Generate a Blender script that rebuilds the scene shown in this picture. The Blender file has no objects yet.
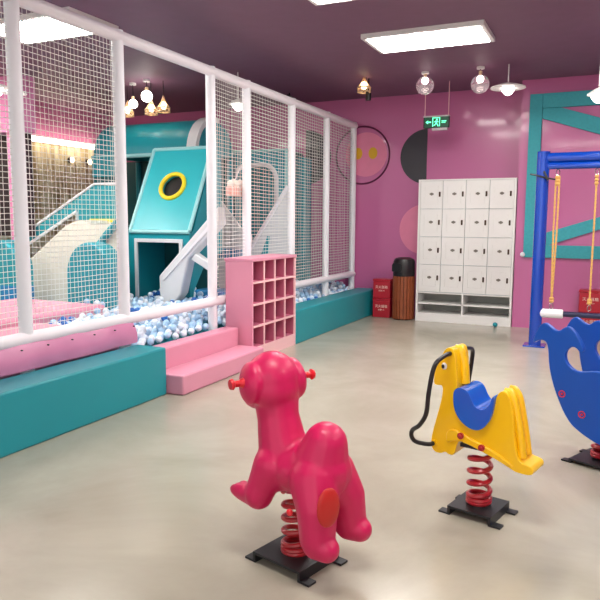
import bpy, bmesh, math, random
from mathutils import Vector, Matrix, Euler
random.seed(7)
SC = bpy.context.scene
COL = SC.collection
PI = math.pi

# ------------------------------------------------------------------ materials
def lin(c):
    return tuple(((v/255)/12.92 if v/255 <= .04045 else ((v/255+.055)/1.055)**2.4) for v in c)

def mat(name, rgb, rough=.5, metal=0, coat=0, var=.06, scale=6, bump=0, bscale=60, spec=.5, emit=None, es=0, trans=0, alpha=1, var_rgb=None):
    m = bpy.data.materials.new(name); m.use_nodes = True
    nt = m.node_tree; b = nt.nodes['Principled BSDF']
    c = lin(rgb)
    b.inputs['Roughness'].default_value = rough
    b.inputs['Metallic'].default_value = metal
    b.inputs['Coat Weight'].default_value = coat
    b.inputs['Coat Roughness'].default_value = .08
    b.inputs['Specular IOR Level'].default_value = spec
    b.inputs['Transmission Weight'].default_value = trans
    tc = nt.nodes.new('ShaderNodeTexCoord')
    n = nt.nodes.new('ShaderNodeTexNoise'); n.inputs['Scale'].default_value = scale; n.inputs['Detail'].default_value = 4
    nt.links.new(tc.outputs['Object'], n.inputs['Vector'])
    mx = nt.nodes.new('ShaderNodeMix'); mx.data_type = 'RGBA'
    c2 = lin(var_rgb) if var_rgb else tuple(v*(1-var*2) for v in c)
    c1 = c if var_rgb else tuple(min(1, v*(1+var)) for v in c)
    mx.inputs[6].default_value = (*c1, 1); mx.inputs[7].default_value = (*c2, 1)
    nt.links.new(n.outputs['Fac'], mx.inputs[0])
    nt.links.new(mx.outputs[2], b.inputs['Base Color'])
    if bump:
        n2 = nt.nodes.new('ShaderNodeTexNoise'); n2.inputs['Scale'].default_value = bscale
        nt.links.new(tc.outputs['Object'], n2.inputs['Vector'])
        bp = nt.nodes.new('ShaderNodeBump'); bp.inputs['Strength'].default_value = bump; bp.inputs['Distance'].default_value = .01
        nt.links.new(n2.outputs['Fac'], bp.inputs['Height']); nt.links.new(bp.outputs['Normal'], b.inputs['Normal'])
    if emit:
        b.inputs['Emission Color'].default_value = (*lin(emit), 1); b.inputs['Emission Strength'].default_value = es
    return m

M = {}
M['wall'] = mat('pink_wall_paint', (194, 104, 155), .3, coat=.35, var=.05, scale=1.2, bump=.08, bscale=18)
M['wallshop'] = mat('pink_band_paint', (226, 140, 188), .4)
M['ceiling'] = mat('mauve_ceiling_paint', (126, 90, 114), .6)
M['post'] = mat('white_foam_post', (236, 238, 244), .45, var=.02)
M['cord'] = mat('white_net_cord', (232, 232, 228), .7, var=.01)
M['rail'] = mat('white_round_rail', (238, 235, 241), .4, var=.02)
M['teal'] = mat('teal_vinyl', (22, 146, 158), .42, var=.04, scale=2)
M['tealp'] = mat('teal_play_vinyl', (22, 150, 165), .35, var=.04, scale=2)
M['tealb'] = mat('bright_teal_vinyl', (48, 180, 192), .3, var=.04, scale=2)
M['teal_shaded'] = mat('shaded_teal_vinyl', (10, 92, 98), .5, var=.04, scale=2)  # teal with the shade of the play interiors put into its colour
M['tealtrim'] = mat('pale_teal_piping', (150, 212, 216), .4, var=.02)
M['pink'] = mat('pink_vinyl', (222, 150, 174), .4, var=.03, scale=3)
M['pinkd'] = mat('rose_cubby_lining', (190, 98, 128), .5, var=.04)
M['pinkl'] = mat('pale_pink_edge', (242, 196, 200), .5, var=.02)
M['skirt'] = mat('mauve_pink_padding', (208, 134, 172), .4, var=.05, scale=3, bump=.3, bscale=5)
M['white'] = mat('white_panel', (232, 232, 230), .4, var=.01)
M['whitev'] = mat('white_vinyl', (222, 226, 230), .35, var=.03)
M['beigev'] = mat('off_white_slide_plastic', (230, 226, 214), .25, var=.03)
M['doorgap'] = mat('pale_blue_gap', (196, 210, 214), .5)
M['shelfback'] = mat('grey_shelf_back', (176, 178, 172), .6)
M['black'] = mat('black_plastic', (24, 22, 26), .35, var=.02)
M['bronze'] = mat('dark_bronze_lock', (70, 48, 36), .3, metal=.6)
M['greylabel'] = mat('grey_name_plate', (120, 116, 108), .5)
M['yellow'] = mat('yellow_moulded_plastic', (255, 200, 10), .28, coat=.3, var=.03, bump=.03, bscale=14)
M['magenta'] = mat('magenta_moulded_plastic', (205, 20, 88), .42, coat=.05, var=.04, bump=.04, bscale=12)
M['red'] = mat('red_plastic', (222, 30, 46), .3, var=.02)
M['orangered'] = mat('orange_red_disc', (196, 34, 30), .45)
M['spring'] = mat('red_spring_enamel', (176, 34, 44), .3, coat=.3)
M['steel'] = mat('dark_steel_plate', (46, 48, 52), .4, metal=.4)
M['blue'] = mat('blue_moulded_plastic', (0, 80, 184), .38, coat=.1, var=.03)
M['bluedge'] = mat('light_blue_edge', (40, 130, 215), .35)
M['seatblue'] = mat('blue_seat_plastic', (0, 96, 205), .25, coat=.4)
M['swingblue'] = mat('blue_gloss_enamel', (4, 64, 172), .2, coat=.6, var=.02)
M['rope'] = mat('golden_rope', (226, 176, 100), .7, var=.15, scale=60)
M['barblue'] = mat('navy_bar', (34, 36, 74), .4)
M['chrome'] = mat('chrome_metal', (180, 180, 180), .2, metal=1)
M['turf'] = mat('turquoise_turf_board', (62, 166, 178), .75, var=.1, scale=30, bump=.3, bscale=120)
M['boardedge'] = mat('dark_teal_board_edge', (30, 90, 110), .6)
M['wood'] = mat('reddish_wood_slat', (158, 84, 46), .5, scale=14, var_rgb=(126, 60, 34))
M['crate'] = mat('red_painted_metal', (176, 26, 46), .35)
M['cream'] = mat('cream_lettering', (240, 214, 200), .6)
M['decalk'] = mat('charcoal_paint', (38, 36, 46), .35, coat=.3)
M['decalr'] = mat('dark_plum_paint', (96, 22, 66), .5)
M['decalp'] = mat('light_pink_paint', (226, 132, 166), .5)
M['decalv'] = mat('lilac_paint', (198, 118, 168), .5)
M['decaly'] = mat('mustard_paint', (222, 176, 34), .5)
M['exitg'] = mat('dark_green_sign_face', (8, 60, 44), .4, emit=(8, 80, 55), es=.25)
M['exitglow'] = mat('glowing_green_symbol', (120, 255, 200), .4, emit=(90, 245, 175), es=1.4)
M['exitframe'] = mat('grey_sign_frame', (190, 186, 190), .4)
M['bulb'] = mat('lit_bulb', (255, 250, 240), .4, emit=(255, 246, 235), es=9)
M['panel'] = mat('added_fill_diffuser', (255, 255, 255), .4, emit=(255, 249, 242), es=21)  # glow of the ceiling panels added to light the room
M['cove'] = mat('warm_cove_tube', (255, 244, 220), .4, emit=(255, 238, 208), es=7)
M['warm'] = mat('warm_shop_lamp', (255, 230, 190), .4, emit=(255, 226, 180), es=5)
M['glass'] = mat('clear_globe_glass', (255, 240, 246), .05, trans=.85, var=0)
M['gold'] = mat('pale_gold_crown', (232, 200, 160), .35, metal=.3)
M['ball_white'] = mat('white_ball_plastic', (226, 238, 250), .35, var=.01)
M['ball_pale'] = mat('pale_blue_ball_plastic', (168, 206, 236), .35, var=.01)
M['ball_blue'] = mat('blue_ball_plastic', (26, 104, 188), .3, var=.02)
M['softblue'] = mat('blue_soft_vinyl', (20, 130, 190), .35)
M['basket'] = mat('peach_basket', (236, 176, 164), .5)
M['creamtop'] = mat('cream_trim', (248, 232, 222), .5)
M['black_dk'] = mat('dark_shop_opening', (40, 26, 34), .7)
M['yring'] = mat('yellow_ring_vinyl', (240, 216, 40), .4)

def floor_mat():
    m = bpy.data.materials.new('polished_floor'); m.use_nodes = True
    nt = m.node_tree; b = nt.nodes['Principled BSDF']
    tc = nt.nodes.new('ShaderNodeTexCoord')
    n = nt.nodes.new('ShaderNodeTexNoise'); n.inputs['Scale'].default_value = .8; n.inputs['Detail'].default_value = 7; n.inputs['Roughness'].default_value = .62
    n.inputs['Distortion'].default_value = .5
    nt.links.new(tc.outputs['Object'], n.inputs['Vector'])
    r = nt.nodes.new('ShaderNodeValToRGB')
    r.color_ramp.elements[0].position = .3; r.color_ramp.elements[0].color = (*lin((160, 156, 140)), 1)
    r.color_ramp.elements[1].position = .72; r.color_ramp.elements[1].color = (*lin((188, 183, 168)), 1)
    nt.links.new(n.outputs['Fac'], r.inputs['Fac']); nt.links.new(r.outputs['Color'], b.inputs['Base Color'])
    n2 = nt.nodes.new('ShaderNodeTexNoise'); n2.inputs['Scale'].default_value = 3; n2.inputs['Detail'].default_value = 5
    nt.links.new(tc.outputs['Object'], n2.inputs['Vector'])
    mr = nt.nodes.new('ShaderNodeMapRange'); mr.inputs[3].default_value = .12; mr.inputs[4].default_value = .3
    nt.links.new(n2.outputs['Fac'], mr.inputs[0]); nt.links.new(mr.outputs[0], b.inputs['Roughness'])
    b.inputs['Specular IOR Level'].default_value = .55
    return m
M['floor'] = floor_mat()

def shop_mat():
    m = bpy.data.materials.new('slatted_shop_wall'); m.use_nodes = True
    nt = m.node_tree; b = nt.nodes['Principled BSDF']; b.inputs['Roughness'].default_value = .5
    tc = nt.nodes.new('ShaderNodeTexCoord'); mp = nt.nodes.new('ShaderNodeMapping')
    mp.inputs['Scale'].default_value = (1, 5, .7)
    nt.links.new(tc.outputs['Object'], mp.inputs['Vector'])
    n = nt.nodes.new('ShaderNodeTexNoise'); n.inputs['Scale'].default_value = 1.6; n.inputs['Detail'].default_value = 5
    nt.links.new(mp.outputs[0], n.inputs['Vector'])
    r = nt.nodes.new('ShaderNodeValToRGB'); e = r.color_ramp.elements
    e[0].position = .38; e[0].color = (*lin((182, 160, 120)), 1)
    e[1].position = .6; e[1].color = (*lin((250, 240, 208)), 1)
    x = e.new(.5); x.color = (*lin((234, 216, 176)), 1)
    nt.links.new(n.outputs['Fac'], r.inputs['Fac']); nt.links.new(r.outputs['Color'], b.inputs['Base Color'])
    return m
M['shop'] = shop_mat()

# ------------------------------------------------------------------ mesh builder
class MB:
    def __init__(s): s.v = []; s.f = []; s.mi = []; s.cm = 0
    def add(s, vs, fs):
        o = len(s.v); s.v += [tuple(v) for v in vs]
        for f in fs: s.f.append([i+o for i in f]); s.mi.append(s.cm)
        return s
    def box(s, x0, x1, y0, y1, z0, z1):
        vs = [(x, y, z) for x in (x0, x1) for y in (y0, y1) for z in (z0, z1)]
        return s.add(vs, [(0, 1, 3, 2), (4, 6, 7, 5), (0, 4, 5, 1), (2, 3, 7, 6), (0, 2, 6, 4), (1, 5, 7, 3)])
    def tube(s, pts, r, n=10, closed=False, cap=True):
        pts = [Vector(p) for p in pts]; N = len(pts); rs = r if isinstance(r, (list, tuple)) else [r]*N
        rings = []; prev = None
        for i, p in enumerate(pts):
            if closed: t = pts[(i+1) % N]-pts[i-1]
            else: t = pts[min(i+1, N-1)]-pts[max(i-1, 0)]
            t.normalize()
            if prev is None:
                a = Vector((0, 0, 1)) if abs(t.z) < .9 else Vector((1, 0, 0))
                u = t.cross(a).normalized()
            else:
                u = (prev - t*prev.dot(t)).normalized()
            prev = u; w = t.cross(u)
            rings.append([p+(u*math.cos(2*PI*k/n)+w*math.sin(2*PI*k/n))*rs[i] for k in range(n)])
        vs = [v for q in rings for v in q]; fs = []
        for i in range(N if closed else N-1):
            j = (i+1) % N
            for k in range(n): fs.append((i*n+k, i*n+(k+1) % n, j*n+(k+1) % n, j*n+k))
        if cap and not closed: fs += [tuple(range(n))[::-1], tuple((N-1)*n+k for k in range(n))]
        return s.add(vs, fs)
    def cyl(s, a, b, r, n=20): return s.tube([a, b], r, n)
    def prism(s, poly, axis, t0, t1):
        def P(u, w, t): return {'y': (u, t, w), 'x': (t, u, w), 'z': (u, w, t)}[axis]
        n = len(poly)
        vs = [P(u, w, t0) for u, w in poly]+[P(u, w, t1) for u, w in poly]
        fs = [tuple(range(n)), tuple(range(2*n-1, n-1, -1))]+[(i, (i+1) % n, n+(i+1) % n, n+i)[::-1] for i in range(n)]
        return s.add(vs, fs)
    def lathe(s, prof, c=(0, 0, 0), n=28):
        vs = []; fs = []
        for r, z in prof:
            for k in range(n): vs.append((c[0]+r*math.cos(2*PI*k/n), c[1]+r*math.sin(2*PI*k/n), c[2]+z))
        for i in range(len(prof)-1):
            for k in range(n): fs.append((i*n+k, i*n+(k+1) % n, (i+1)*n+(k+1) % n, (i+1)*n+k))
        if prof[0][0] > 1e-4: fs.append(tuple(range(n))[::-1])
        if prof[-1][0] > 1e-4: fs.append(tuple((len(prof)-1)*n+k for k in range(n)))
        return s.add(vs, fs)
    def ell(s, c, r, rot=(0, 0, 0), n=16, m=10):
        R = Euler(rot).to_matrix(); vs = []; fs = []; c = Vector(c)
        if not isinstance(r, (tuple, list)): r = (r, r, r)
        for i in range(m+1):
            a = PI*i/m
            for k in range(n):
                b = 2*PI*k/n
                vs.append(c+R @ Vector((r[0]*math.sin(a)*math.cos(b), r[1]*math.sin(a)*math.sin(b), r[2]*math.cos(a))))
        for i in range(m):
            for k in range(n): fs.append((i*n+k, (i+1)*n+k, (i+1)*n+(k+1) % n, i*n+(k+1) % n))
        return s.add(vs, fs)
    def chain(s, pts, n=9):
        # overlapping balls of changing radius between the listed points
        for (p, r), (q, t) in zip(pts, pts[1:]):
            for i in range(n+1):
                k = i/n; s.ell(Vector(p).lerp(Vector(q), k), r+(t-r)*k, n=14, m=9)
        return s

def new_obj(name, me, parent=None):
    o = bpy.data.objects.new(name, me); COL.objects.link(o)
    if parent: o.parent = parent
    return o
def build(mb, name, m, parent=None, smooth=None, bevel=0, seg=2, off=None, sub=0):
    """one mesh object; `off` is the world point that becomes the object's origin"""
    if off is None and parent is not None and parent.get('_world'): off = parent.location
    vs = mb.v if off is None else [(x-off[0], y-off[1], z-off[2]) for x, y, z in mb.v]
    me = bpy.data.meshes.new(name); me.from_pydata(vs, [], mb.f); 
    ms = m if isinstance(m, (list, tuple)) else [m]
    for q in ms: me.materials.append(q)
    if len(ms) > 1: me.polygons.foreach_set('material_index', mb.mi)
    b = bmesh.new(); b.from_mesh(me)
    bmesh.ops.remove_doubles(b, verts=b.verts, dist=1e-6)
    bmesh.ops.recalc_face_normals(b, faces=b.faces); b.to_mesh(me); b.free()
    o = new_obj(name, me, parent)
    if off is not None and parent is None: o.location = off
    if bevel:
        w = o.modifiers.new('bevel', 'BEVEL'); w.width = bevel; w.segments = seg; w.limit_method = 'ANGLE'; w.angle_limit = .6
        w.harden_normals = False
    if smooth is None: smooth = .6
    if smooth:
        me.polygons.foreach_set('use_smooth', [True]*len(me.polygons))
        try: me.set_sharp_from_angle(angle=smooth if not bevel else 1.0)
        except Exception: pass
    return o
def thing(name, label, cat, loc=(0, 0, 0), rotz=0, group=None, world=False):
    o = bpy.data.objects.new(name, None); COL.objects.link(o); o.empty_display_size = .1
    o.location = loc; o.rotation_euler = (0, 0, rotz); o['label'] = label; o['category'] = cat
    if group: o['group'] = group
    if world: o['_world'] = 1
    return o
def tag(o, label, cat, group=None, kind=None):
    o['label'] = label; o['category'] = cat
    if group: o['group'] = group
    if kind: o['kind'] = kind
    return o
def struct(o): o['kind'] = 'structure'; return o
def dup(root, loc, rotz=None, label=None, group=None):
    r = root.copy(); COL.objects.link(r); r.location = loc
    if rotz is not None: r.rotation_euler = (0, 0, rotz)
    if label: r['label'] = label
    if group: r['group'] = group
    for ch in list(root.children):
        c = ch.copy(); COL.objects.link(c); c.parent = r
        for g in list(ch.children):
            d = g.copy(); COL.objects.link(d); d.parent = c
    return r
def chaikin(poly, it=2):
    for _ in range(it):
        q = []
        for i in range(len(poly)):
            a, b = poly[i], poly[(i+1) % len(poly)]
            q += [(a[0]*.75+b[0]*.25, a[1]*.75+b[1]*.25), (a[0]*.25+b[0]*.75, a[1]*.25+b[1]*.75)]
        poly = q
    return poly
def spline(pts, n=8):
    P = [Vector(p) for p in pts]; out = []
    for i in range(len(P)-1):
        p0, p1, p2, p3 = P[max(i-1, 0)], P[i], P[i+1], P[min(i+2, len(P)-1)]
        for k in range(n):
            t = k/n
            out.append(.5*((2*p1)+(p2-p0)*t+(2*p0-5*p1+4*p2-p3)*t*t+(3*p1-p0-3*p2+p3)*t**3))
    out.append(P[-1]); return out

# ------------------------------------------------------------------ the room
ZC = 3.55
struct(build(MB().box(-9.1, 6.1, -5, 10.6, -.1, 0), 'floor', M['floor']))
struct(build(MB().box(-9.1, 6.1, -5, 10.6, ZC, ZC+.1), 'ceiling', M['ceiling']))
struct(build(MB().box(-9.1, -1.22, 10.5, 10.6, 0, ZC), 'wall_back', M['wall']))
struct(build(MB().box(-1.245, 6.1, 10.09, 10.6, 0, ZC), 'wall_back_right', M['wall']))
struct(build(MB().box(6, 6.1, -5, 10.15, 0, ZC), 'wall_right', M['wall']))
struct(build(MB().box(-9.1, -9, -5, 10.5, 0, 2.86), 'wall_left', M['shop']))
struct(build(MB().box(-9.1, -8.98, -5, 10.5, 2.86, ZC), 'wall_left_band', M['wallshop']))

# ------------------------------------------------------------------ benches
def bench(y0, y1, label, seams):
    t = thing('padded_bench', label, 'bench', (-3.66, (y0+y1)/2, 0), 0, None, True)
    ys = [y0]+seams+[y1]
    for a, b in zip(ys, ys[1:]):
        build(MB().box(-3.83, -3.5, a+.002, b-.002, 0, .43), 'foam_block', M['teal'], t, bevel=.018, seg=3)
    return t
bench(1.2, 4.69, 'long teal padded bench at the left, below the net and the pink padding', [2.6])
bench(7.37, 10.46, 'teal padded bench running from the pink shoe cubby to the back wall', [])

# ------------------------------------------------------------------ steps and cubby
t = thing('padded_steps', 'two pink padded steps leading up to the ball pit opening', 'steps', (-3.6, 5.46, 0), 0, None, True)
o = build(MB().box(-3.66, -3.34, 4.71, 6.22, 0, .18), 'lower_step', M['pink'], t, bevel=.018, seg=3)
o = build(MB().box(-3.84, -3.66, 4.70, 6.22, 0, .375), 'upper_step', M['pink'], t, bevel=.018, seg=3)

t = thing('shoe_cubby', 'pink shoe cubby with sixteen open square cells beside the steps', 'cubby', (-3.66, 6.8, 0), 0, None, True)
y0, y1, zt = 6.24, 7.35, 1.10
build(MB().box(-3.84, -3.5, y0, y0+.03, 0, zt), 'side_panel', M['pink'], t, bevel=.004)
build(MB().box(-3.84, -3.5, y1-.03, y1, 0, zt), 'side_panel', M['pinkl'], t, bevel=.004)
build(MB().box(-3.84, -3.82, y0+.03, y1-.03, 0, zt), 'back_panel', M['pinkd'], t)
build(MB().box(-3.85, -3.49, y0-.005, y1+.005, zt, zt+.035), 'top_panel', M['pink'], t, bevel=.006)
build(MB().box(-3.81, -3.505, y0+.03, y1-.03, 0, .12), 'plinth', M['pinkl'], t)
cw = (y1-y0-.06)/4; ch = (zt-.12)/4
for k in range(4):
    z = .12+k*ch
    build(MB().box(-3.82, -3.5, y0+.03, y1-.03, z, z+.022), 'shelf_board', [M['pinkl']], t)
for k in range(1, 4):
    y = y0+.03+k*cw
    mb = MB()
    for j in range(4): mb.box(-3.815, -3.503, y-.011, y+.011, .12+j*ch+.023, .12+(j+1)*ch-.001)
    build(mb, 'divider', M['pinkl'], t)
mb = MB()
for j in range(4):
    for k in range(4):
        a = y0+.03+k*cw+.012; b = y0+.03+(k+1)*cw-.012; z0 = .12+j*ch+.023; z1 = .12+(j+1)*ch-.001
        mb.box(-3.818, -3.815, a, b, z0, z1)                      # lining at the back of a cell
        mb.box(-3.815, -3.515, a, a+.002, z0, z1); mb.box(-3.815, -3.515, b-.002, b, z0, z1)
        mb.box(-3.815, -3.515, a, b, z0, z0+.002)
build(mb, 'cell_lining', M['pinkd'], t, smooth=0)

# ------------------------------------------------------------------ netted fence
FX = -3.92
fence = thing('netted_fence', 'tall white padded post fence with rails and safety net around the ball pit', 'fence', (FX, 6.3, 0), 0, None, True)
posts = [2.4, 3.53, 4.64, 6.10, 6.86, 8.08, 9.28, 10.42]
for y in posts:
    p = build(MB().tube([(FX, y, 0), (FX, y, 3.16)], .052, 18), 'post', M['post'], fence)
for z, nm in ((.66, 'bottom_rail'), (3.11, 'top_rail')):
    mb = MB().tube([(FX+.012, 1.2, z), (FX+.012, 10.45, z)], .052, 18)
    build(mb, nm, M['rail'], fence)
def net(ya, yb):
    mb = MB(); g = .042; w = .0027
    n = max(1, round((yb-ya)/(g if ya < 6.5 else .07))); m = round((3.06-.71)/g)
    for i in range(n+1):
        y = ya+(yb-ya)*i/n; a = random.uniform(-.012, .012)
        mb.tube([(FX, y, .70), (FX+a, y+a*.3, 1.5), (FX+a, y-a*.3, 2.3), (FX, y, 3.07)], w if ya < 6.5 else .0022, 4, cap=False)
    for j in range(m+1):
        z = .71+(3.06-.71)*j/m; a = random.uniform(-.006, .006)
        mb.tube([(FX, ya, z), (FX+.004, ya*.5+yb*.5, z+a-.006), (FX, yb, z)], w if ya < 6.5 else .0036, 4, cap=False)
    build(mb, 'net_panel', M['cord'], fence, smooth=0)
for a, b in ((1.3, 2.35), (2.45, 3.48), (3.58, 4.59), (6.15, 6.81), (6.91, 8.03), (8.13, 9.23), (9.33, 10.37)): net(a, b)

# pink padding skirt hanging from the left rail
mb = MB(); n = 60; rows = 8; vs = []; fs = []
for i in range(n+1):
    y = 1.3+(4.70-1.3)*i/n
    for j in range(rows+1):
        k = j/rows; z = .63-.185*k
        x = -3.862+.035*k+.022*math.sin(k*PI)+.008*math.sin(y*9+k*2)+.006*math.sin(y*21)
        vs.append((x, y, z+.006*math.sin(y*13)*(1-k)))
N = len(vs); vs += [(x-.025, y, z) for x, y, z in vs]
for i in range(n):
    for j in range(rows):
        a = i*(rows+1)+j; b = a+rows+1
        fs.append((a, a+1, b+1, b)); fs.append((N+a, N+b, N+b+1, N+a+1))
edge = [i*(rows+1) for i in range(n+1)]+[n*(rows+1)+j for j in range(1, rows+1)]+[i*(rows+1)+rows for i in range(n-1, -1, -1)]+[j for j in range(rows-1, 0, -1)]
for a, b in zip(edge, edge[1:]+edge[:1]): fs.append((a, b, N+b, N+a))
sk = build(MB().add(vs, fs), 'padding_skirt', M['skirt'], fence)
for i in range(12): build(MB().ell((-3.825, 1.9+i*.25, .60), (.012, .008, .006), n=8, m=6), 'lacing_tie', M['black'], sk, off=fence.location)

# ------------------------------------------------------------------ play area deck and pads
struct(build(MB().box(-8.95, -3.86, 1.2, 10.45, 0, .34), 'floor_play_deck', M['teal'])) 
o = build(MB().box(-5.05, -4.0, 3.2, 4.68, .34, .55), 'padded_mat', M['pink'], None, bevel=.05, seg=4, off=(-4.5, 4.1, .34)); tag(o, 'pink padded mat lying behind the net, against the white bottom rail', 'mat')
o = build(MB().box(-4.1, -3.99, 4.0, 4.68, .56, .6), 'padded_strip', M['pink'], None, bevel=.015, seg=3, off=(-4.05, 4.3, .56))
bpy.data.objects.remove(o)
o = build(MB().box(-6.5, -5.1, 3.6, 5.75, .34, .60), 'padded_mat', M['pink'], None, bevel=.05, seg=4, off=(-5.8, 4.7, .34)); tag(o, 'farther pink padded mat behind the net, in front of the teal domes', 'mat')

# ------------------------------------------------------------------ domes
def dome(cx, y0, label):
    w = .35; zb = .34; prof = [(cx-w, zb), (cx-w*1.0, .85)]
    for k in range(1, 16):
        a = PI-PI*k/16; prof.append((cx+w*math.cos(a)*1.0, .88+.40*math.sin(a)))
    prof += [(cx+w, .85), (cx+w, zb)]
    t = thing('soft_dome_block', label, 'soft block', (cx, y0+.13, zb), 0, None, True)
    build(MB().prism(prof, 'y', y0, y0+.26), 'foam_body', M['tealp'], t, bevel=.03, seg=3)
    build(MB().prism([(cx-w-.004, zb), (cx+w+.004, zb), (cx+w+.004, .72), (cx-w-.004, .72)], 'y', y0-.004, y0+.264), 'blue_base_band', M['softblue'] if cx < -6.5 else M['tealp'], t, bevel=.03)
dome(-5.6, 6.0, 'teal rounded soft block in front of the white slide')
dome(-7.1, 6.0, 'teal rounded soft block at the far left edge behind the net')

# ------------------------------------------------------------------ slide behind the net
t = thing('slide', 'white slide with teal sides descending left behind the net', 'slide', (-7.2, 6.95, .34), 0, None, True)
zp = [(-6.15, 1.50), (-6.55, 1.47), (-7.65, .70), (-8.15, .46), (-8.6, .42)]
top = [(p.x, p.y) for p in spline([(a, b, 0) for a, b in zp], 6)]
build(MB().prism(top+[(a, b-.08) for a, b in top[::-1]], 'y', 6.66, 7.2), 'chute', M['beigev'], t)
far = [(-6.15, 1.55), (-6.6, 1.46), (-7.75, .66), (-8.5, .40), (-8.5, .62), (-7.85, .92), (-6.88, 1.50), (-6.88, 1.66), (-7.85, 1.18), (-8.5, .86), (-8.5, 1.02), (-7.85, 1.36), (-6.55, 2.03), (-6.15, 2.03)]
build(MB().prism(far, 'y', 7.2, 7.26), 'far_guard', M['tealp'], t, bevel=.008)
g = MB().tube([(-8.5, 7.19, 1.03), (-7.85, 7.19, 1.375), (-6.55, 7.19, 2.04), (-6.15, 7.19, 2.04)], .018, 8)
g.tube([(-8.5, 7.19, .86), (-7.85, 7.19, 1.18), (-6.88, 7.19, 1.665), (-6.88, 7.19, 1.50), (-7.85, 7.19, .92), (-8.5, 7.19, .62)], .022, 8)
build(g, 'white_piping', M['post'], t)
near = [(-5.64, 1.50), (-6.52, 1.47), (-7.62, .71), (-8.15, .47), (-8.3, .36), (-5.64, .36)]
build(MB().prism(near, 'y', 6.60, 6.655), 'near_guard', M['beigev'], t, bevel=.008)
build(MB().tube([(-6.0, 6.57, 1.15), (-5.82, 6.57, 1.34), (-5.62, 6.57, 1.52)], .05, 10), 'handrail', M['tealp'], t)
build(MB().box(-6.6, -6.15, 7.13, 7.195, 1.5, 1.56), 'yellow_edge_strip', M['yring'], t)

# ------------------------------------------------------------------ tower with barrel roof
t = thing('play_tower', 'teal play tower with barrel roof behind the slanted hut', 'play tower', (-6.2, 8.6, .34), 0, None, True)
def arc(cy, cz, r, n=20): return [(cy+r*math.cos(PI*k/n), cz+r*math.sin(PI*k/n)) for k in range(n+1)]
A = arc(8.55, 2.52, .52); B = arc(8.55, 2.52, .47)
build(MB().prism(A+B[::-1], 'x', -7.3, -5.56), 'barrel_roof', M['tealp'], t)
A2 = arc(8.55, 2.52, .55)[9:]; B2 = arc(8.55, 2.52, .475)[9:]
build(MB().prism(A2+B2[::-1], 'x', -5.56, -5.4), 'roof_end_band', M['whitev'], t)
build(MB().prism(arc(8.55, 2.52, .47), 'x', -5.46, -5.392), 'end_cap', M['tealp'], t)
build(MB().prism(arc(8.55, 2.52, .47), 'x', -7.29, -7.2), 'end_cap', M['tealp'], t)
build(MB().tube([(-7.32, 8.02, 2.5), (-5.4, 8.02, 2.5)], .03, 10), 'front_beam', M['tealtrim'], t)
build(MB().box(-8.2, -5.4, 9.06, 9.12, .34, 2.52), 'back_panel', M['teal_shaded'], t)
build(MB().box(-7.3, -5.4, 8.0, 9.1, 1.38, 1.46), 'deck', M['teal_shaded'], t)
build(MB().box(-7.3, -6.78, 8.0, 8.05, 1.46, 2.5), 'side_screen', M['teal_shaded'], t)
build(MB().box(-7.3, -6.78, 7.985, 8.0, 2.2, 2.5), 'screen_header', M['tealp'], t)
build(MB().box(-6.78, -5.4, 8.03, 8.08, .34, 1.38), 'front_skirt', M['teal_shaded'], t)
for x in (-7.26, -5.46):
    for y in (8.05, 9.04): build(MB().tube([(x, y, .34), (x, y, 2.5)], .045, 12), 'corner_post', M['tealp'], t)
build(MB().tube([(-6.80, 7.97, .4), (-6.80, 7.97, 2.5)], .025, 8), 'screen_edge', M['tealtrim'], t)

# ------------------------------------------------------------------ slanted hut
t = thing('play_hut', 'turquoise play hut with slanted front, round window and square doorway', 'play hut', (-5.45, 7.6, .34), 0, None, True)
xa, xb = -5.95, -4.94
fr = [(xa, .34), (xa+.16, .34), (xa+.16, 1.27), (xb-.13, 1.27), (xb-.13, .34), (xb, .34), (xb, 1.40), (xa, 1.40)]
build(MB().prism(fr, 'y', 7.15, 7.2), 'front_wall', M['tealp'], t, bevel=.006)
dt = [(xa+.13, .34), (xa+.18, .34), (xa+.18, 1.25), (xb-.15, 1.25), (xb-.15, .34), (xb-.10, .34), (xb-.10, 1.30), (xa+.13, 1.30)]
build(MB().prism(dt, 'y', 7.12, 7.149), 'doorway_trim', M['whitev'], t, bevel=.006)
side = [(7.2, .34), (7.2, .62), (7.48, .92), (7.75, 1.06), (7.98, 1.1), (7.98, 2.54), (7.68, 2.54), (7.17, 1.42), (7.2, 1.38)]
side = [(7.202, .34), (7.24, .62), (7.48, .92), (7.75, 1.06), (7.94, 1.1), (7.94, 2.5), (7.76, 2.5), (7.24, 1.42), (7.202, 1.38)]
build(MB().prism(side, 'x', xb-.05, xb), 'side_wall', M['tealp'], t)
build(MB().prism([(7.202, .34), (7.94, .34), (7.94, 2.5), (7.76, 2.5), (7.24, 1.42), (7.202, 1.38)], 'x', xa, xa+.05), 'side_wall', M['tealp'], t)
build(MB().box(xa+.05, xb-.05, 7.9, 7.94, .34, 2.5), 'rear_wall', M['teal_shaded'], t)
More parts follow.
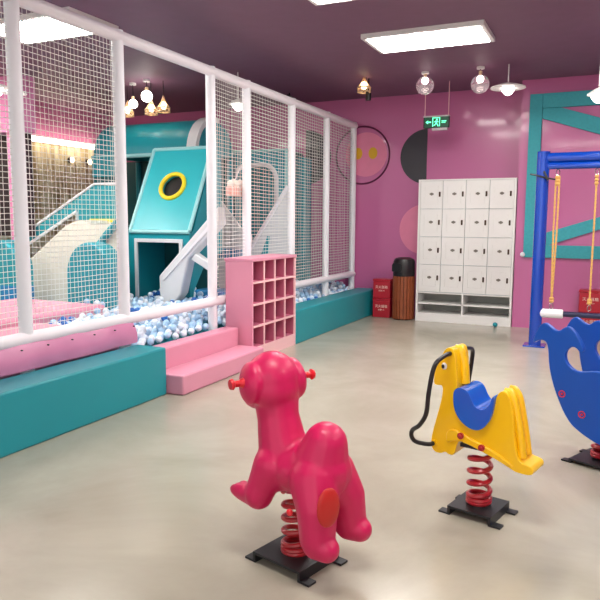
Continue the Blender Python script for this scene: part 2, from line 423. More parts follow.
# slanted panel with a round hole
def holed(w, h, cx, cz, r, th):
    ring = []; outer = []
    K = 48
    for k in range(K):
        a = 2*PI*k/K; dx, dz = math.cos(a), math.sin(a)
        ring.append((cx+r*dx, cz+r*dz))
        s_ = min(((w-cx) if dx > 0 else cx)/max(abs(dx), 1e-6), ((h-cz) if dz > 0 else cz)/max(abs(dz), 1e-6))
        outer.append((cx+s_*dx, cz+s_*dz))
    for c in ((0, 0), (w, 0), (w, h), (0, h)):
        i = min(range(K), key=lambda q: (outer[q][0]-c[0])**2+(outer[q][1]-c[1])**2); outer[i] = c
    vs = [(x, 0, z) for x, z in ring]+[(x, 0, z) for x, z in outer]+[(x, th, z) for x, z in ring]+[(x, th, z) for x, z in outer]
    fs = []
    for k in range(K):
        j = (k+1) % K
        fs += [(k, j, K+j, K+k), (2*K+k, 3*K+k, 3*K+j, 2*K+j), (k, 2*K+k, 2*K+j, j), (K+k, K+j, 3*K+j, 3*K+k)]
    return vs, fs
W, L = xb-xa-.05, math.hypot(.56, 1.12)
lean = math.atan2(.56, 1.12)
R = Matrix.Rotation(-lean, 3, 'X')
org = Vector((xa+.05, 7.15, 1.41))
def T(v): return org+R @ Vector(v)
vs, fs = holed(W, L, .50, .66, .165, .04)
build(MB().add([T(v) for v in vs], fs), 'slanted_front', M['tealb'], t, smooth=.4)
rg = [T((.50+.185*math.cos(2*PI*k/40), -.012, .66+.185*math.sin(2*PI*k/40))) for k in range(40)]
build(MB().tube(rg, .03, 10, closed=True), 'window_ring', M['yring'], t)
dk = [T((.50+.17*math.cos(2*PI*k/40), .045, .66+.17*math.sin(2*PI*k/40))) for k in range(40)]
dk2 = [T((.50+.17*math.cos(2*PI*k/40), .06, .66+.17*math.sin(2*PI*k/40))) for k in range(40)]
build(MB().add(dk+dk2, [tuple(range(40)), tuple(range(79, 39, -1))]+[(k, (k+1) % 40, 40+(k+1) % 40, 40+k) for k in range(40)]), 'window_shade_disc', M['black'], t)  # black disc standing in for the shade inside the round opening
for p, q in (((0, 0, 0), (0, 0, L)), ((W, 0, 0), (W, 0, L)), ((0, 0, L), (W, 0, L)), ((0, 0, -.02), (W, 0, -.02))):
    build(MB().tube([T(p), T(q)], .026, 8), 'piping', M['tealtrim'], t)

# ramp guard leaning beside the hut
t = thing('ramp_guard', 'white padded ramp guard leaning over the ball pit beside the hut doorway', 'ramp guard', (-4.8, 6.9, .34), 0, None, True)
gp = [(-4.30, 1.72), (-5.198, .84), (-5.19, .40), (-5.04, .40), (-4.86, .62), (-4.737, 1.08), (-4.28, 1.50)]
build(MB().prism(gp, 'y', 6.83, 7.0), 'guard_board', M['whitev'], t, bevel=.02)
build(MB().prism([(-4.72, 1.06), (-4.66, 1.14), (-4.38, .98), (-4.42, .90)], 'y', 6.86, 6.97), 'brace', M['whitev'], t, bevel=.01)
build(MB().prism([(-5.12, .78), (-5.08, .83), (-4.42, 1.50), (-4.40, 1.46)], 'y', 6.815, 6.829), 'groove_strip', M['post'], t)
o = build(MB().box(-5.15, -4.3, 7.55, 7.9, .34, .60), 'soft_block', M['softblue'], None, bevel=.03, seg=3, off=(-4.7, 7.7, .34)); tag(o, 'blue soft block half buried in balls right of the hut doorway', 'soft block')
o = build(MB().box(-5.5, -4.55, 8.2, 8.45, .34, 1.22), 'soft_block', M['softblue'], None, bevel=.03, seg=3, off=(-5, 8.3, .34))
bpy.data.objects.remove(o)

# ------------------------------------------------------------------ arch wall and second slide
t = thing('arch_wall', 'teal panel wall with white trimmed arched doorway behind the right nets', 'arch wall', (-4.9, 9.5, .34), 0, None, True)
ax, bx, atop = -5.53, -4.77, 2.42
arch_in = [(ax, .34), (ax, 2.19)]+[(ax+.23-.23*math.cos(a), 2.19+.23*math.sin(a)) for a in [PI/2*k/6 for k in range(1, 7)]]+[(bx-.23+.23*math.sin(a), 2.19+.23*math.cos(a)) for a in [PI/2*k/6 for k in range(0, 6)]]+[(bx, 2.19), (bx, .34)]
build(MB().prism([(-6.0, .34)]+arch_in+[(-4.60, .34), (-4.60, 2.64), (-6.0, 2.64)], 'y', 9.3, 9.36), 'front_panel', M['tealp'], t)
build(MB().tube([(x, 9.28, z) for x, z in arch_in], .035, 10), 'arch_trim', M['whitev'], t)
build(MB().box(-5.98, -4.60, 9.9, 9.95, .34, 2.6), 'rear_panel', M['tealp'], t)
build(MB().box(-5.50, -4.80, 9.31, 9.35, .34, 1.24), 'sill_panel', M['whitev'], t)
build(MB().box(-6.0, -4.60, 9.36, 9.9, 2.58, 2.64), 'roof_panel', M['teal_shaded'], t)
build(MB().box(-6.0, -5.94, 9.36, 9.9, .34, 2.58), 'side_panel', M['teal_shaded'], t)
build(MB().tube([(-6.0, 9.29, 2.64), (-4.60, 9.29, 2.64), (-4.60, 9.29, .34)], .03, 10), 'edge_piping', M['tealtrim'], t)
o = build(MB().box(-4.56, -4.42, 9.62, 9.86, .34, 2.55), 'padded_column', M['teal'], None, bevel=.02, off=(-4.49, 9.74, .34)); tag(o, 'teal padded column between the arch wall and the pink wall', 'column')

t = thing('slide', 'white slide sides crossing in front of the arched doorway', 'slide', (-4.6, 8.7, .34), 0, None, True)
build(MB().prism([(-4.16, 2.04), (-4.26, 2.04), (-4.86, 1.12), (-4.86, .4), (-4.16, .4)], 'y', 8.6, 8.66), 'side_board', M['whitev'], t, bevel=.01)
build(MB().tube([(-4.22, 8.58, 2.04), (-4.85, 8.58, 1.12)], .03, 10), 'edge_rail', M['post'], t)
build(MB().prism([(-4.68, 1.00), (-4.56, 1.32), (-4.52, 1.32), (-4.56, 1.00)], 'y', 8.585, 8.6), 'slot', M['tealp'], t)
build(MB().prism([(-5.42, 1.84), (-5.38, 1.84), (-5.02, 1.42), (-4.86, 1.34), (-4.86, 1.12), (-5.42, 1.12)], 'y', 8.62, 8.68), 'side_board', M['whitev'], t, bevel=.01)
build(MB().box(-5.42, -4.87, 8.58, 8.68, .96, 1.12), 'blue_step', M['softblue'], t, bevel=.01)
build(MB().box(-5.42, -4.87, 8.60, 8.68, .4, .96), 'base_board', M['whitev'], t, bevel=.01)

# ------------------------------------------------------------------ pillars at far left
struct(build(MB().box(-7.95, -7.55, 6.9, 7.15, 2.78, ZC), 'trim_1', M['wallshop']))
bpy.data.objects['trim_1'].location = (0, 0, 0)
struct(build(MB().box(-9.0, -7.95, 6.9, 7.15, 2.78, ZC), 'trim_2', M['wallshop']))
o = build(MB().box(-7.92, -7.82, 6.95, 7.10, .34, 2.78), 'pink_pillar', M['wallshop'], None, off=(-7.87, 7.0, .34)); struct(o); o.name = 'trim_3'
o = build(MB().box(-8.9, -7.65, 7.12, 7.15, 1.3, 2.78), 'trim_4', M['black_dk']); struct(o)
# cove light on the left wall
t = thing('cove_light', 'long bright strip light along the left wall under the pink band', 'light', (-8.93, 9, 2.86), 0, None, True)
build(MB().box(-8.978, -8.93, 3.0, 9.9, 2.87, 2.95), 'housing', M['white'], t)
build(MB().tube([(-8.88, 3.0, 2.90), (-8.88, 9.9, 2.90)], .045, 10), 'light_tube', M['cove'], t)
for i, (y, z, w) in enumerate(((9.25, 2.62, 'nearer the cove strip, left of its twin'), (9.7, 2.62, 'beside the tower, right of its twin'))):
    t = thing('wall_spotlight', 'small warm shop lamp on the left wall, '+w, 'light', (-8.99, y, z))
    build(MB().tube([(0, 0, 0), (.06, 0, 0)], .05, 14), 'housing', M['black'], t)
    build(MB().ell((.07, 0, 0), (.03, .05, .05)), 'bulb', M['warm'], t)

# ------------------------------------------------------------------ balls
ico = []
bm_ = bmesh.new(); bmesh.ops.create_icosphere(bm_, subdivisions=2, radius=.037)
bv = [tuple(v.co) for v in bm_.verts]; bf = [[v.index for v in f.verts] for f in bm_.faces]; bm_.free()
bmats = [M['ball_white'], M['ball_pale'], M['ball_blue']]
proto = []
for m_ in bmats:
    me = bpy.data.meshes.new('pit_ball'); me.from_pydata(bv, [], bf); me.materials.append(m_)
    me.polygons.foreach_set('use_smooth', [True]*len(me.polygons)); proto.append(me)
spots = []
g = .078
def blocked(x, y):
    if -5.97 < x < -4.90 and (7.08 < y < 7.24 or 7.86 < y < 7.98): return True
    if (abs(x+5.92) < .08 or abs(x+4.965) < .08) and 7.1 < y < 8.0: return True
    if -5.24 < x < -4.75 and 6.78 < y < 7.05: return True
    if -5.2 < x < -4.25 and 7.5 < y < 7.95: return True
    if x < -5.02 and y < 5.85 and x > -6.6: return True
    if x > -5.1 and y < 4.75: return True
    if -6.0 < x < -5.2 and 5.93 < y < 6.33: return True
    if x < -5.98 and y < 7.35: return True
    if x < -5.58 and 6.54 < y < 6.72: return True
    if x < -5.1 and y > 7.96: return True
    if y > 9.2 and x < -4.5: return True
    if -5.5 < x < -4.1 and 8.5 < y < 8.74: return True
    if -4.62 < x < -4.36 and 9.55 < y < 9.97: return True
    return False
j = 0; y = 4.70
def level(x, y):
    k = min(1, (-3.90-x)/.5)
    return .40+.09*k+.03*math.sin(x*3.1+y*2.3)*k+.018*math.sin(x*7-y*5)*k
while y < 10.38:
    x = -3.90-(j % 2)*g/2
    while x > -7.2:
        near_post = x > -4.02 and min(abs(y-q) for q in (4.64, 6.10, 6.86, 8.08, 9.28, 10.42)) < .10
        if not blocked(x, y) and not near_post:
            h = level(x, y)
            spots.append((x+random.uniform(-.003, .003), y+random.uniform(-.003, .003), h+random.uniform(-.012, .022)))
            if random.random() < .16: spots.append((x-g*.5, y+g*.29, h+.066))
        x -= g
    y += g*.866; j += 1
def colr(x, y):
    s_ = math.sin(x*5.2+1)+math.sin(y*6.1+x*2)+random.uniform(-1.8, 1.8)
    return 2 if s_ > 1.55 else (1 if random.random() < .45 else 0)
cam0 = Vector((0, 0, 1.55))
def vis(s_):
    x, y, z = s_
    yi = y*(-3.92/x)              # where the sight line crosses the fence
    return 4.70 < yi < 6.05 and x > -6
far_ = sorted(spots, key=lambda s_: (0 if vis(s_) else 1, (Vector(s_)-cam0).length))
near_, rest = far_[:290], far_[290:]
cn = ['white', 'pale blue', 'blue']; labs = ['white plastic ball in the ball pit, inside the pink steps opening', 'pale blue plastic ball in the ball pit, inside the pink steps opening', 'deep blue plastic ball in the ball pit, inside the pink steps opening']
for x, y, z in near_:
    k = colr(x, y)
    o = new_obj('pit_ball', proto[k]); o.location = (x, y, z); o.rotation_euler = (random.random()*3, 0, random.random()*3)
    tag(o, labs[k], 'ball', cn[k]+' balls inside the pit opening')
mb = MB()
for x, y, z in rest:
    mb.cm = colr(x, y)
    mb.add([(a+x, b+y, c+z) for a, b, c in bv], bf)
me = bpy.data.meshes.new('pit_balls'); me.from_pydata(mb.v, [], mb.f)
for m_ in bmats: me.materials.append(m_)
me.polygons.foreach_set('material_index', mb.mi); me.polygons.foreach_set('use_smooth', [True]*len(me.polygons))
o = new_obj('pit_balls', me); tag(o, 'mass of white and blue plastic balls filling the rest of the pit', 'balls', kind='stuff')

o = new_obj('loose_ball', proto[2].copy()); o.data.materials[0] = M['tealp']; o.location = (-1.46, 9.93, .038)
tag(o, 'small turquoise ball lying on the floor in front of the lockers', 'ball')

# ------------------------------------------------------------------ lockers
LX0, LX1, LY0, LY1, LZ = -2.70, -1.255, 10.05, 10.49, 2.165
t = thing('locker_cabinet', 'tall white locker cabinet with sixteen doors against the pink wall', 'cabinet', (-1.98, 10.27, 0), 0, None, True)
build(MB().box(LX0, LX0+.03, LY0, LY1, 0, LZ), 'side_panel', M['white'], t)
build(MB().box(LX1-.03, LX1, LY0, LY1, 0, LZ), 'side_panel', M['white'], t)
build(MB().box(LX0, LX1, LY0-.005, LY1, LZ, LZ+.02), 'top_panel', M['white'], t)
build(MB().box(LX0+.03, LX1-.03, LY1-.02, LY1, 0, LZ), 'back_panel', M['shelfback'], t)
build(MB().box(LX0+.03, LX1-.03, LY0+.003, LY1-.02, 0, .13), 'plinth', M['white'], t)
build(MB().box(LX0+.03, LX1-.03, LY0+.003, LY1-.02, .27, .29), 'shelf', M['white'], t)
build(MB().box(LX0+.03, LX1-.03, LY0+.003, LY1-.02, .44, .46), 'shelf', M['white'], t)
build(MB().box(-1.99, -1.965, LY0+.003, LY1-.02, .13, .44), 'divider', M['white'], t)
build(MB().box(LX0+.03, LX1-.03, LY0+.03, LY0+.05, .46, LZ), 'carcass_front', M['doorgap'], t)
dw = (LX1-LX0-.06)/4; dh = (LZ-.465)/4
for r_ in range(4):
    for c_ in range(4):
        x0 = LX0+.03+c_*dw+.003; x1 = x0+dw-.006; z0 = .465+r_*dh+.003; z1 = z0+dh-.006
        mb = MB().box(x0, x1, LY0+.004, LY0+.028, z0, z1)
        mb2 = MB()
        mx0, mx1, mz0, mz1 = x0+.06, x1-.07, z0+.08, z1-.08
        d = build(mb, 'door', M['white'], t, bevel=.003)
        f = MB()
        for q in ((mx0, mx1, mz0, mz0+.006), (mx0, mx1, mz1-.006, mz1), (mx0, mx0+.006, mz0, mz1), (mx1-.006, mx1, mz0, mz1)):
            f.box(q[0], q[1], LY0, LY0+.006, q[2], q[3])
        build(f, 'raised_border', M['white'], d, off=t.location)
        zc = (z0+z1)/2; xc = x0+(x1-x0)*.5
        build(MB().tube([(xc, LY0-.004, zc+.012), (xc, LY0+.006, zc+.012)], .022, 14).box(xc-.03, xc+.03, LY0-.003, LY0+.006, zc, zc+.024), 'number_plate', M['greylabel'], d, off=t.location)
        xl = x0+(x1-x0)*.87
        build(MB().box(xl-.012, xl+.012, LY0-.018, LY0+.005, zc-.03, zc+.045), 'lock', M['bronze'], d, bevel=.004, off=t.location)

# ------------------------------------------------------------------ waste bin
t = thing('waste_bin', 'round wooden slatted waste bin with black hooded top beside the lockers', 'bin', (-2.915, 10.1, 0))
mb = MB().lathe([(.155, 0), (.155, .02), (.148, .03), (.148, .68), (.155, .69), (.155, .70)])
build(mb, 'inner_drum', M['bronze'], t)
mb = MB()
for k in range(20):
    a = 2*PI*k/20; c = Vector((math.cos(a), math.sin(a), 0)); n_ = Vector((-c.y, c.x, 0))
    vs = [c*r_+n_*s_+Vector((0, 0, z)) for z in (.02, .69) for r_, s_ in ((.148, -.021), (.17, -.021), (.17, .021), (.148, .021))]
    mb.add(vs, [(0, 1, 2, 3), (7, 6, 5, 4), (0, 4, 5, 1), (1, 5, 6, 2), (2, 6, 7, 3), (3, 7, 4, 0)])
build(mb, 'wood_slats', M['wood'], t, smooth=0)
build(MB().lathe([(.168, .69), (.172, .72), (.17, .92), (.15, .96), (.09, .985), (0, .99)]), 'hood', M['black'], t)
build(MB().prism([(-.10, .76), (.10, .76), (.10, .87), (.07, .90), (-.07, .90), (-.10, .87)], 'y', -.174, -.15), 'flap_opening', M['steel'], t, bevel=.008)
t.rotation_euler = (0, 0, -.5)

# ------------------------------------------------------------------ red extinguisher boxes
def textmesh(body, size, m, parent, loc, name='lettering'):
    c = bpy.data.curves.new(name, 'FONT'); c.body = body; c.size = size; c.extrude = .0015; c.align_x = 'CENTER'; c.resolution_u = 2
    o = bpy.data.objects.new('tmp', c); COL.objects.link(o)
    bpy.context.view_layer.update()
    me = bpy.data.meshes.new_from_object(o.evaluated_get(bpy.context.evaluated_depsgraph_get()))
    bpy.data.objects.remove(o); me.materials.clear(); me.materials.append(m)
    q = new_obj(name, me, parent); q.location = loc; q.rotation_euler = (PI/2, 0, 0); return q
def redbox(x, y, z, label, w=.29):
    t = thing('extinguisher_box', label, 'box', (x, y, z), 0)
    build(MB().box(-w/2, w/2, -.1, .1, 0, .275), 'body', M['crate'], t, bevel=.01)
    build(MB().box(-w/2-.006, w/2+.006, -.106, .104, .276, .31), 'lid', M['crate'], t, bevel=.008)
    textmesh('灭火器箱', .052, M['cream'], t, (0, -.103, .165))
    textmesh('火警119', .03, M['cream'], t, (0, -.103, .115))
redbox(-3.28, 10.2, 0, 'red extinguisher box on the floor beside the bin, lower of two')
redbox(-3.28, 10.2, .311, 'red extinguisher box beside the bin, upper of two')
redbox(-.19, 9.95, 0, 'red extinguisher box behind the whale rocker, lower of two')
redbox(-.19, 9.95, .311, 'red extinguisher box seen behind the swing rope, upper of two')

# ------------------------------------------------------------------ wall decals
def disc(name, x, z, r, m, y0, y1, a0=0, a1=2*PI, n=56, sx=1):
    pts = [(x+r*sx*math.cos(a0+(a1-a0)*k/n), z+r*math.sin(a0+(a1-a0)*k/n)) for k in range(n+(0 if a1-a0 > 6.2 else 1))]
    return MB().prism(pts, 'y', y0, y1)
t = thing('wall_decal', 'large round pink wall decal with dark ring outline and two mustard patches', 'wall decal', (-3.785, 10.49, 2.63), 0, None, True)
build(disc('', -3.785, 2.63, .47, M['decalv'], 10.488, 10.499), 'lilac_disc', M['wall'], t)
build(MB().tube([(-3.785+.465*math.cos(2*PI*k/64), 10.488, 2.63+.465*math.sin(2*PI*k/64)) for k in range(64)], .014, 8, closed=True), 'outline_ring', M['decalr'], t)
build(disc('', -3.72, 2.64, .36, M['decalp'], 10.484, 10.488), 'pink_disc', M['decalp'], t)
for x in (-3.86, -3.60): build(disc('', x, 2.66, .095, M['decaly'], 10.480, 10.484, sx=.8), 'mustard_patch', M['decaly'], t)
o = build(disc('', -2.70, 2.575, .43, None, 10.48, 10.499, PI/2, 3*PI/2), 'wall_decal', M['decalk'], None, off=(-2.9, 10.49, 2.57)); tag(o, 'charcoal half disc on the back wall beside the exit sign', 'wall decal')
o = build(disc('', -4.81, 2.63, .46, None, 10.48, 10.499, -PI/2, PI/2), 'wall_decal', M['decalk'], None, off=(-4.6, 10.49, 2.57)); tag(o, 'charcoal half disc on the back wall seen through the net', 'wall decal')
o = build(disc('', -2.72, 1.42, .40, None, 10.487, 10.499), 'wall_decal', M['decalp'], None, off=(-2.72, 10.49, 1.4)); tag(o, 'light pink disc on the back wall, half hidden by the lockers', 'wall decal')

# ------------------------------------------------------------------ exit sign
t = thing('exit_sign', 'green lit exit sign with running figure hanging near the back wall', 'sign', (-2.37, 9.7, 2.97), 0, None, True)
build(MB().box(-2.56, -2.18, 9.69, 9.73, 2.90, 3.06), 'housing', M['black'], t, bevel=.006)
build(MB().box(-2.56, -2.18, 9.68, 9.735, 3.056, 3.075), 'top_frame', M['exitframe'], t)
build(MB().box(-2.545, -2.195, 9.684, 9.69, 2.908, 3.054), 'sign_face', M['exitg'], t)
build(MB().box(-2.43, -2.21, 9.685, 9.735, 2.865, 2.899), 'lower_bracket', M['exitframe'], t)
g = MB(); Y0, Y1 = 9.678, 9.684
g.prism([(-2.525, 2.983), (-2.49, 3.008), (-2.49, 2.991), (-2.445, 2.991), (-2.445, 2.975), (-2.49, 2.975), (-2.49, 2.958)], 'y', Y0, Y1)
build(g, 'arrow', M['exitglow'], t)
g = MB()
g.box(-2.425, -2.415, Y0, Y1, 2.92, 3.045); g.box(-2.325, -2.315, Y0, Y1, 2.92, 3.045); g.box(-2.425, -2.315, Y0, Y1, 3.037, 3.046)
g.tube([(-2.36, Y0, 3.018), (-2.36, Y1, 3.018)], .012, 12)
g.prism([(-2.378, 3.002), (-2.352, 3.0), (-2.356, 2.97), (-2.378, 2.972)], 'y', Y0, Y1)
g.prism([(-2.376, 3.0), (-2.402, 2.985), (-2.398, 2.978), (-2.374, 2.99)], 'y', Y0, Y1)
g.prism([(-2.354, 3.0), (-2.336, 2.984), (-2.341, 2.978), (-2.356, 2.99)], 'y', Y0, Y1)
g.prism([(-2.378, 2.974), (-2.392, 2.945), (-2.410, 2.94), (-2.408, 2.93), (-2.384, 2.936), (-2.366, 2.972)], 'y', Y0, Y1)
g.prism([(-2.368, 2.974), (-2.345, 2.948), (-2.335, 2.922), (-2.345, 2.920), (-2.356, 2.943), (-2.378, 2.97)], 'y', Y0, Y1)
build(g, 'running_figure', M['exitglow'], t)
build(MB().box(-2.29, -2.225, Y0, Y1, 2.985, 2.999).box(-2.29, -2.235, Y0, Y1, 2.966, 2.974), 'side_bars', M['exitglow'], t)
for x in (-2.545, -2.20): build(MB().tube([(x, 9.71, 3.07), (x, 9.71, ZC)], .006, 6), 'hanging_wire', M['pinkl'], t)

# ------------------------------------------------------------------ turquoise X frame
t = thing('wall_frame', 'turquoise turf board frame with diagonal braces on the right wall', 'wall frame', (.5, 10.06, 1.04), 0, None, True)
X0, X1, Z0, Z1, bw = -1.125, 4.4, 1.04, 3.34, .17
def board(poly, nm, y0=10.035, y1=10.088):
    b = build(MB().prism(poly, 'y', y0, y1), nm, M['turf'], t, bevel=.004)
board([(X0, Z0), (X0+bw, Z0), (X0+bw, Z1), (X0, Z1)], 'upright')
board([(X1-bw, Z0), (X1, Z0), (X1, Z1), (X1-bw, Z1)], 'upright')
board([(X0+bw+.002, Z1-.20), (X1-bw-.002, Z1-.20), (X1-bw-.002, Z1), (X0+bw+.002, Z1)], 'cross_board')
board([(X0+bw+.002, Z0), (X1-bw-.002, Z0), (X1-bw-.002, Z0+.18), (X0+bw+.002, Z0+.18)], 'cross_board')
board([(X0+bw+.004, 3.0), (X0+bw+.004, 3.138), (-.72, 3.138), (X1-bw-.004, 1.50), (X1-bw-.004, 1.26)], 'brace', 10.045)
board([(X0+bw+.004, 1.222), (-.78, 1.222), (1.38, 1.98), (1.28, 2.09), (X0+bw+.004, 1.36)], 'brace', 10.045)
board([(1.62, 2.28), (1.76, 2.20), (X1-bw-.004, 2.95), (X1-bw-.004, 3.13)], 'brace', 10.045)
build(MB().ell((-1.13, 10.03, 1.08), (.035, .02, .035)), 'white_knob', M['post'], t)

# ------------------------------------------------------------------ swing
t = thing('swing_stand', 'tall glossy blue swing stand at the right edge', 'swing stand', (-.78, 8.64, 0), 0)
build(MB().tube([(0, 0, .01), (0, 0, 2.40)], .075, 24), 'upright_post', M['swingblue'], t)
build(MB().tube([(2.6, 0, .01), (2.6, 0, 2.40)], .075, 24), 'upright_post', M['swingblue'], t)
build(MB().tube([(-.02, 0, 2.325), (2.62, 0, 2.325)], .06, 20), 'top_beam', M['swingblue'], t)
build(MB().tube([(.05, -.01, 2.225), (2.55, -.01, 2.225)], .042, 16), 'lower_beam', M['swingblue'], t)
for x in (0, 2.6): build(MB().box(x-.13, x+.13, -.12, .12, 0, .02), 'foot_plate', M['swingblue'], t, bevel=.004)
g = MB().tube([(-.14, -.06, 2.13), (-.07, -.085, 2.115), (.05, -.085, 2.08), (.15, -.06, 2.06)], .01, 8).tube([(.02, -.08, 2.16), (.07, -.085, 2.05)], .012, 8)
build(g, 'cable_tie', M['steel'], t)
t = thing('rope_swing', 'swing bar with white foam sleeve hanging on golden ropes', 'swing', (-.6, 8.64, .42), 0, None, True)
ZB = .425
build(MB().tube([(-.5, 8.64, ZB), (.72, 8.64, ZB)], .034, 14), 'bar', M['barblue'], t)
build(MB().tube([(-.745, 8.64, ZB), (-.735, 8.64, ZB), (-.475, 8.64, ZB), (-.465, 8.64, ZB)], [.045, .056, .056, .045], 18), 'foam_sleeve', M['post'], t)
build(MB().tube([(.72, 8.64, ZB), (.99, 8.64, ZB)], .056, 18), 'foam_sleeve', M['post'], t)
def rope(x0, dbl):
    g = MB()
    def strand(dx, ph):
        pts = []; n = 90
        for i in range(n+1):
            z = .56+(2.10-.56)*i/n
            pts.append((x0+dx*min(1, (i/n)*1.6+.1)+.004*math.cos(i*1.1+ph), 8.64+.004*math.sin(i*1.1+ph), z))
        g.tube(pts, .009, 6)
    for dx in ((-.02, .02) if dbl else (0,)):
        strand(dx, 0); strand(dx, PI)
    for z in (2.09, 2.05, 2.01, .58, .61): g.ell((x0, 8.64, z), (.03 if dbl or z < 1 else .024, .024, .024), n=10, m=8)
    build(g, 'rope', M['rope'], t)
    h = MB()
    for zc_, r_ in ((2.145, .03), (.515, .03)):
        h.tube([(x0+r_*.7*math.cos(2*PI*k/16), 8.64, zc_+r_*math.sin(2*PI*k/16)*1.2) for k in range(16)], .006, 6, closed=True)
    build(h, 'hook', M['chrome'], t)
rope(-.607, True); rope(-.175, False); rope(.45, False)

# ------------------------------------------------------------------ spring and base shared by the rockers
def spring_mb(r, z0, z1, turns, wr=.011, flat=1.0):
    pts = []; n = int(turns*24)
    for i in range(int(2.2*24)):                                   # tight coils at the foot
        a = 2*PI*i/24; pts.append((r*math.cos(a), r*math.sin(a), z0+.017*a/(2*PI)))
    zz = pts[-1][2]; a0 = 2*PI*(int(2.2*24)-1)/24
    for i in range(1, n+1):
        a = a0+2*PI*i/24; k = i/n; pts.append((r*math.cos(a), r*math.sin(a), zz+(z1-zz)*k))
    return MB().tube(pts, wr, 8)
def base_mb(w, d, z=.05):
    m_ = MB().box(-w/2, w/2, -d/2, d/2, z-.012, z)
    m_.box(-w/2, -w/2+.014, -d/2, d/2, 0, z-.012).box(w/2-.014, w/2, -d/2, d/2, 0, z-.012)
    m_.box(-w/2-.05, -w/2, -d/2, -d/2+.05, 0, .01).box(-w/2-.05, -w/2, d/2-.05, d/2, 0, .01)
    m_.box(w/2, w/2+.05, -d/2, -d/2+.05, 0, .01).box(w/2, w/2+.05, d/2-.05, d/2, 0, .01)
    return m_

# ------------------------------------------------------------------ yellow horse
t = thing('spring_horse', 'yellow horse spring rocker with blue saddle and black hoop handles', 'spring rocker', (-.575, 3.58, 0), math.radians(167))
prof = [(.145, .866), (.18, .868), (.203, .835), (.247, .735), (.252, .70), (.252, .652), (.235, .648), (.195, .655), (.202, .573), (.243, .411), (.262, .32), (.246, .268), (.20, .262), (.17, .282), (.15, .268), (.115, .272), (.105, .33), (.09, .36), (.052, .357), (-.093, .315), (-.20, .27), (-.23, .258), (-.31, .258), (-.32, .29), (-.30, .308), (-.245, .315), (-.222, .37), (-.208, .487), (-.195, .59), (-.178, .65), (-.155, .675), (-.13, .675), (-.108, .645), (-.084, .526), (-.004, .461), (.074, .495), (.112, .589), (.112, .66), (.122, .757), (.13, .83)]
cp = chaikin(prof, 2)
body = build(MB().prism(cp, 'y', -.085, .085), 'body', M['yellow'], t, bevel=.026, seg=5)
# mane ridge along the neck and tail ridges down the rump
build(MB().tube(spline([(.165, 0, .85), (.14, 0, .845), (.126, 0, .81), (.112, 0, .757), (.104, 0, .665)], 5), .026, 12), 'mane', M['yellow'], t)
g = MB()
for s_ in (-.038, .038): g.tube(spline([(-.135, s_, .664), (-.162, s_, .658), (-.187, s_, .62), (-.21, s_, .52), (-.23, s_, .42), (-.245, s_, .33)], 5), .022, 12)
build(g, 'tail', M['yellow'], t)
for s_ in (1, -1):
    g = MB().prism(chaikin([(.165, .405), (.115, .425), (.06, .40), (-.10, .352), (-.21, .30), (-.21, .275), (-.09, .318), (.05, .36), (.12, .36), (.16, .33)], 1), 'y', *sorted((s_*.08, s_*.098)))
    b_ = build(g, 'side_brace', M['yellow'], t, bevel=.006, seg=3)
    for f_, z_ in ((.075, .395), (-.045, .355)):
        h = MB().tube([(f_, s_*.095, z_), (f_, s_*.108, z_)], .018, 14).ell((f_, s_*.108, z_), (.010, .007, .010))
        build(h, 'bolt', M['spring'], b_)
    build(MB().ell((.192, s_*.084, .762), (.017, .006, .020)), 'eye', M['white'], t)
    build(MB().ell((.197, s_*.090, .76), (.009, .005, .012)), 'pupil', M['black'], t)
    bar = spline([(.16, s_*.07, .836), (.163, s_*.13, .834), (.168, s_*.225, .812), (.178, s_*.255, .755), (.194, s_*.26, .64), (.207, s_*.255, .53), (.252, s_*.24, .455), (.308, s_*.21, .41), (.32, s_*.20, .37), (.303, s_*.18, .335), (.25, s_*.13, .318), (.235, s_*.08, .318)], 6)
    build(MB().tube(bar, .0125, 12), 'hoop_handle', M['black'], t)
build(MB().tube([(.235, -.10, .318), (.235, .10, .318)], .018, 10), 'handle_socket', M['yellow'], t)
seat = [(.125, .60), (.122, .64), (.10, .662), (.06, .66), (.035, .64), (.012, .59), (-.012, .565), (-.05, .562), (-.085, .60), (-.09, .632), (-.10, .648), (-.108, .64), (-.104, .60), (-.09, .52), (-.05, .458), (-.004, .442), (.045, .455), (.09, .49), (.118, .54)]
build(MB().prism(chaikin(seat, 2), 'y', -.108, .108), 'saddle', M['seatblue'], t, bevel=.02, seg=4)
build(spring_mb(.056, .062, .375, 4.1, .0135), 'spring', M['spring'], t)
build(MB().box(-.09, .09, -.07, .07, .325, .345), 'top_plate', M['steel'], t)
t.location = (-.556, 3.462, 0)
for o in t.children:
    if not o.name.startswith(('spring', 'base')): o.location.z = .051; o.scale = (.967,)*3
build(base_mb(.24, .26), 'base_plate', M['steel'], t)

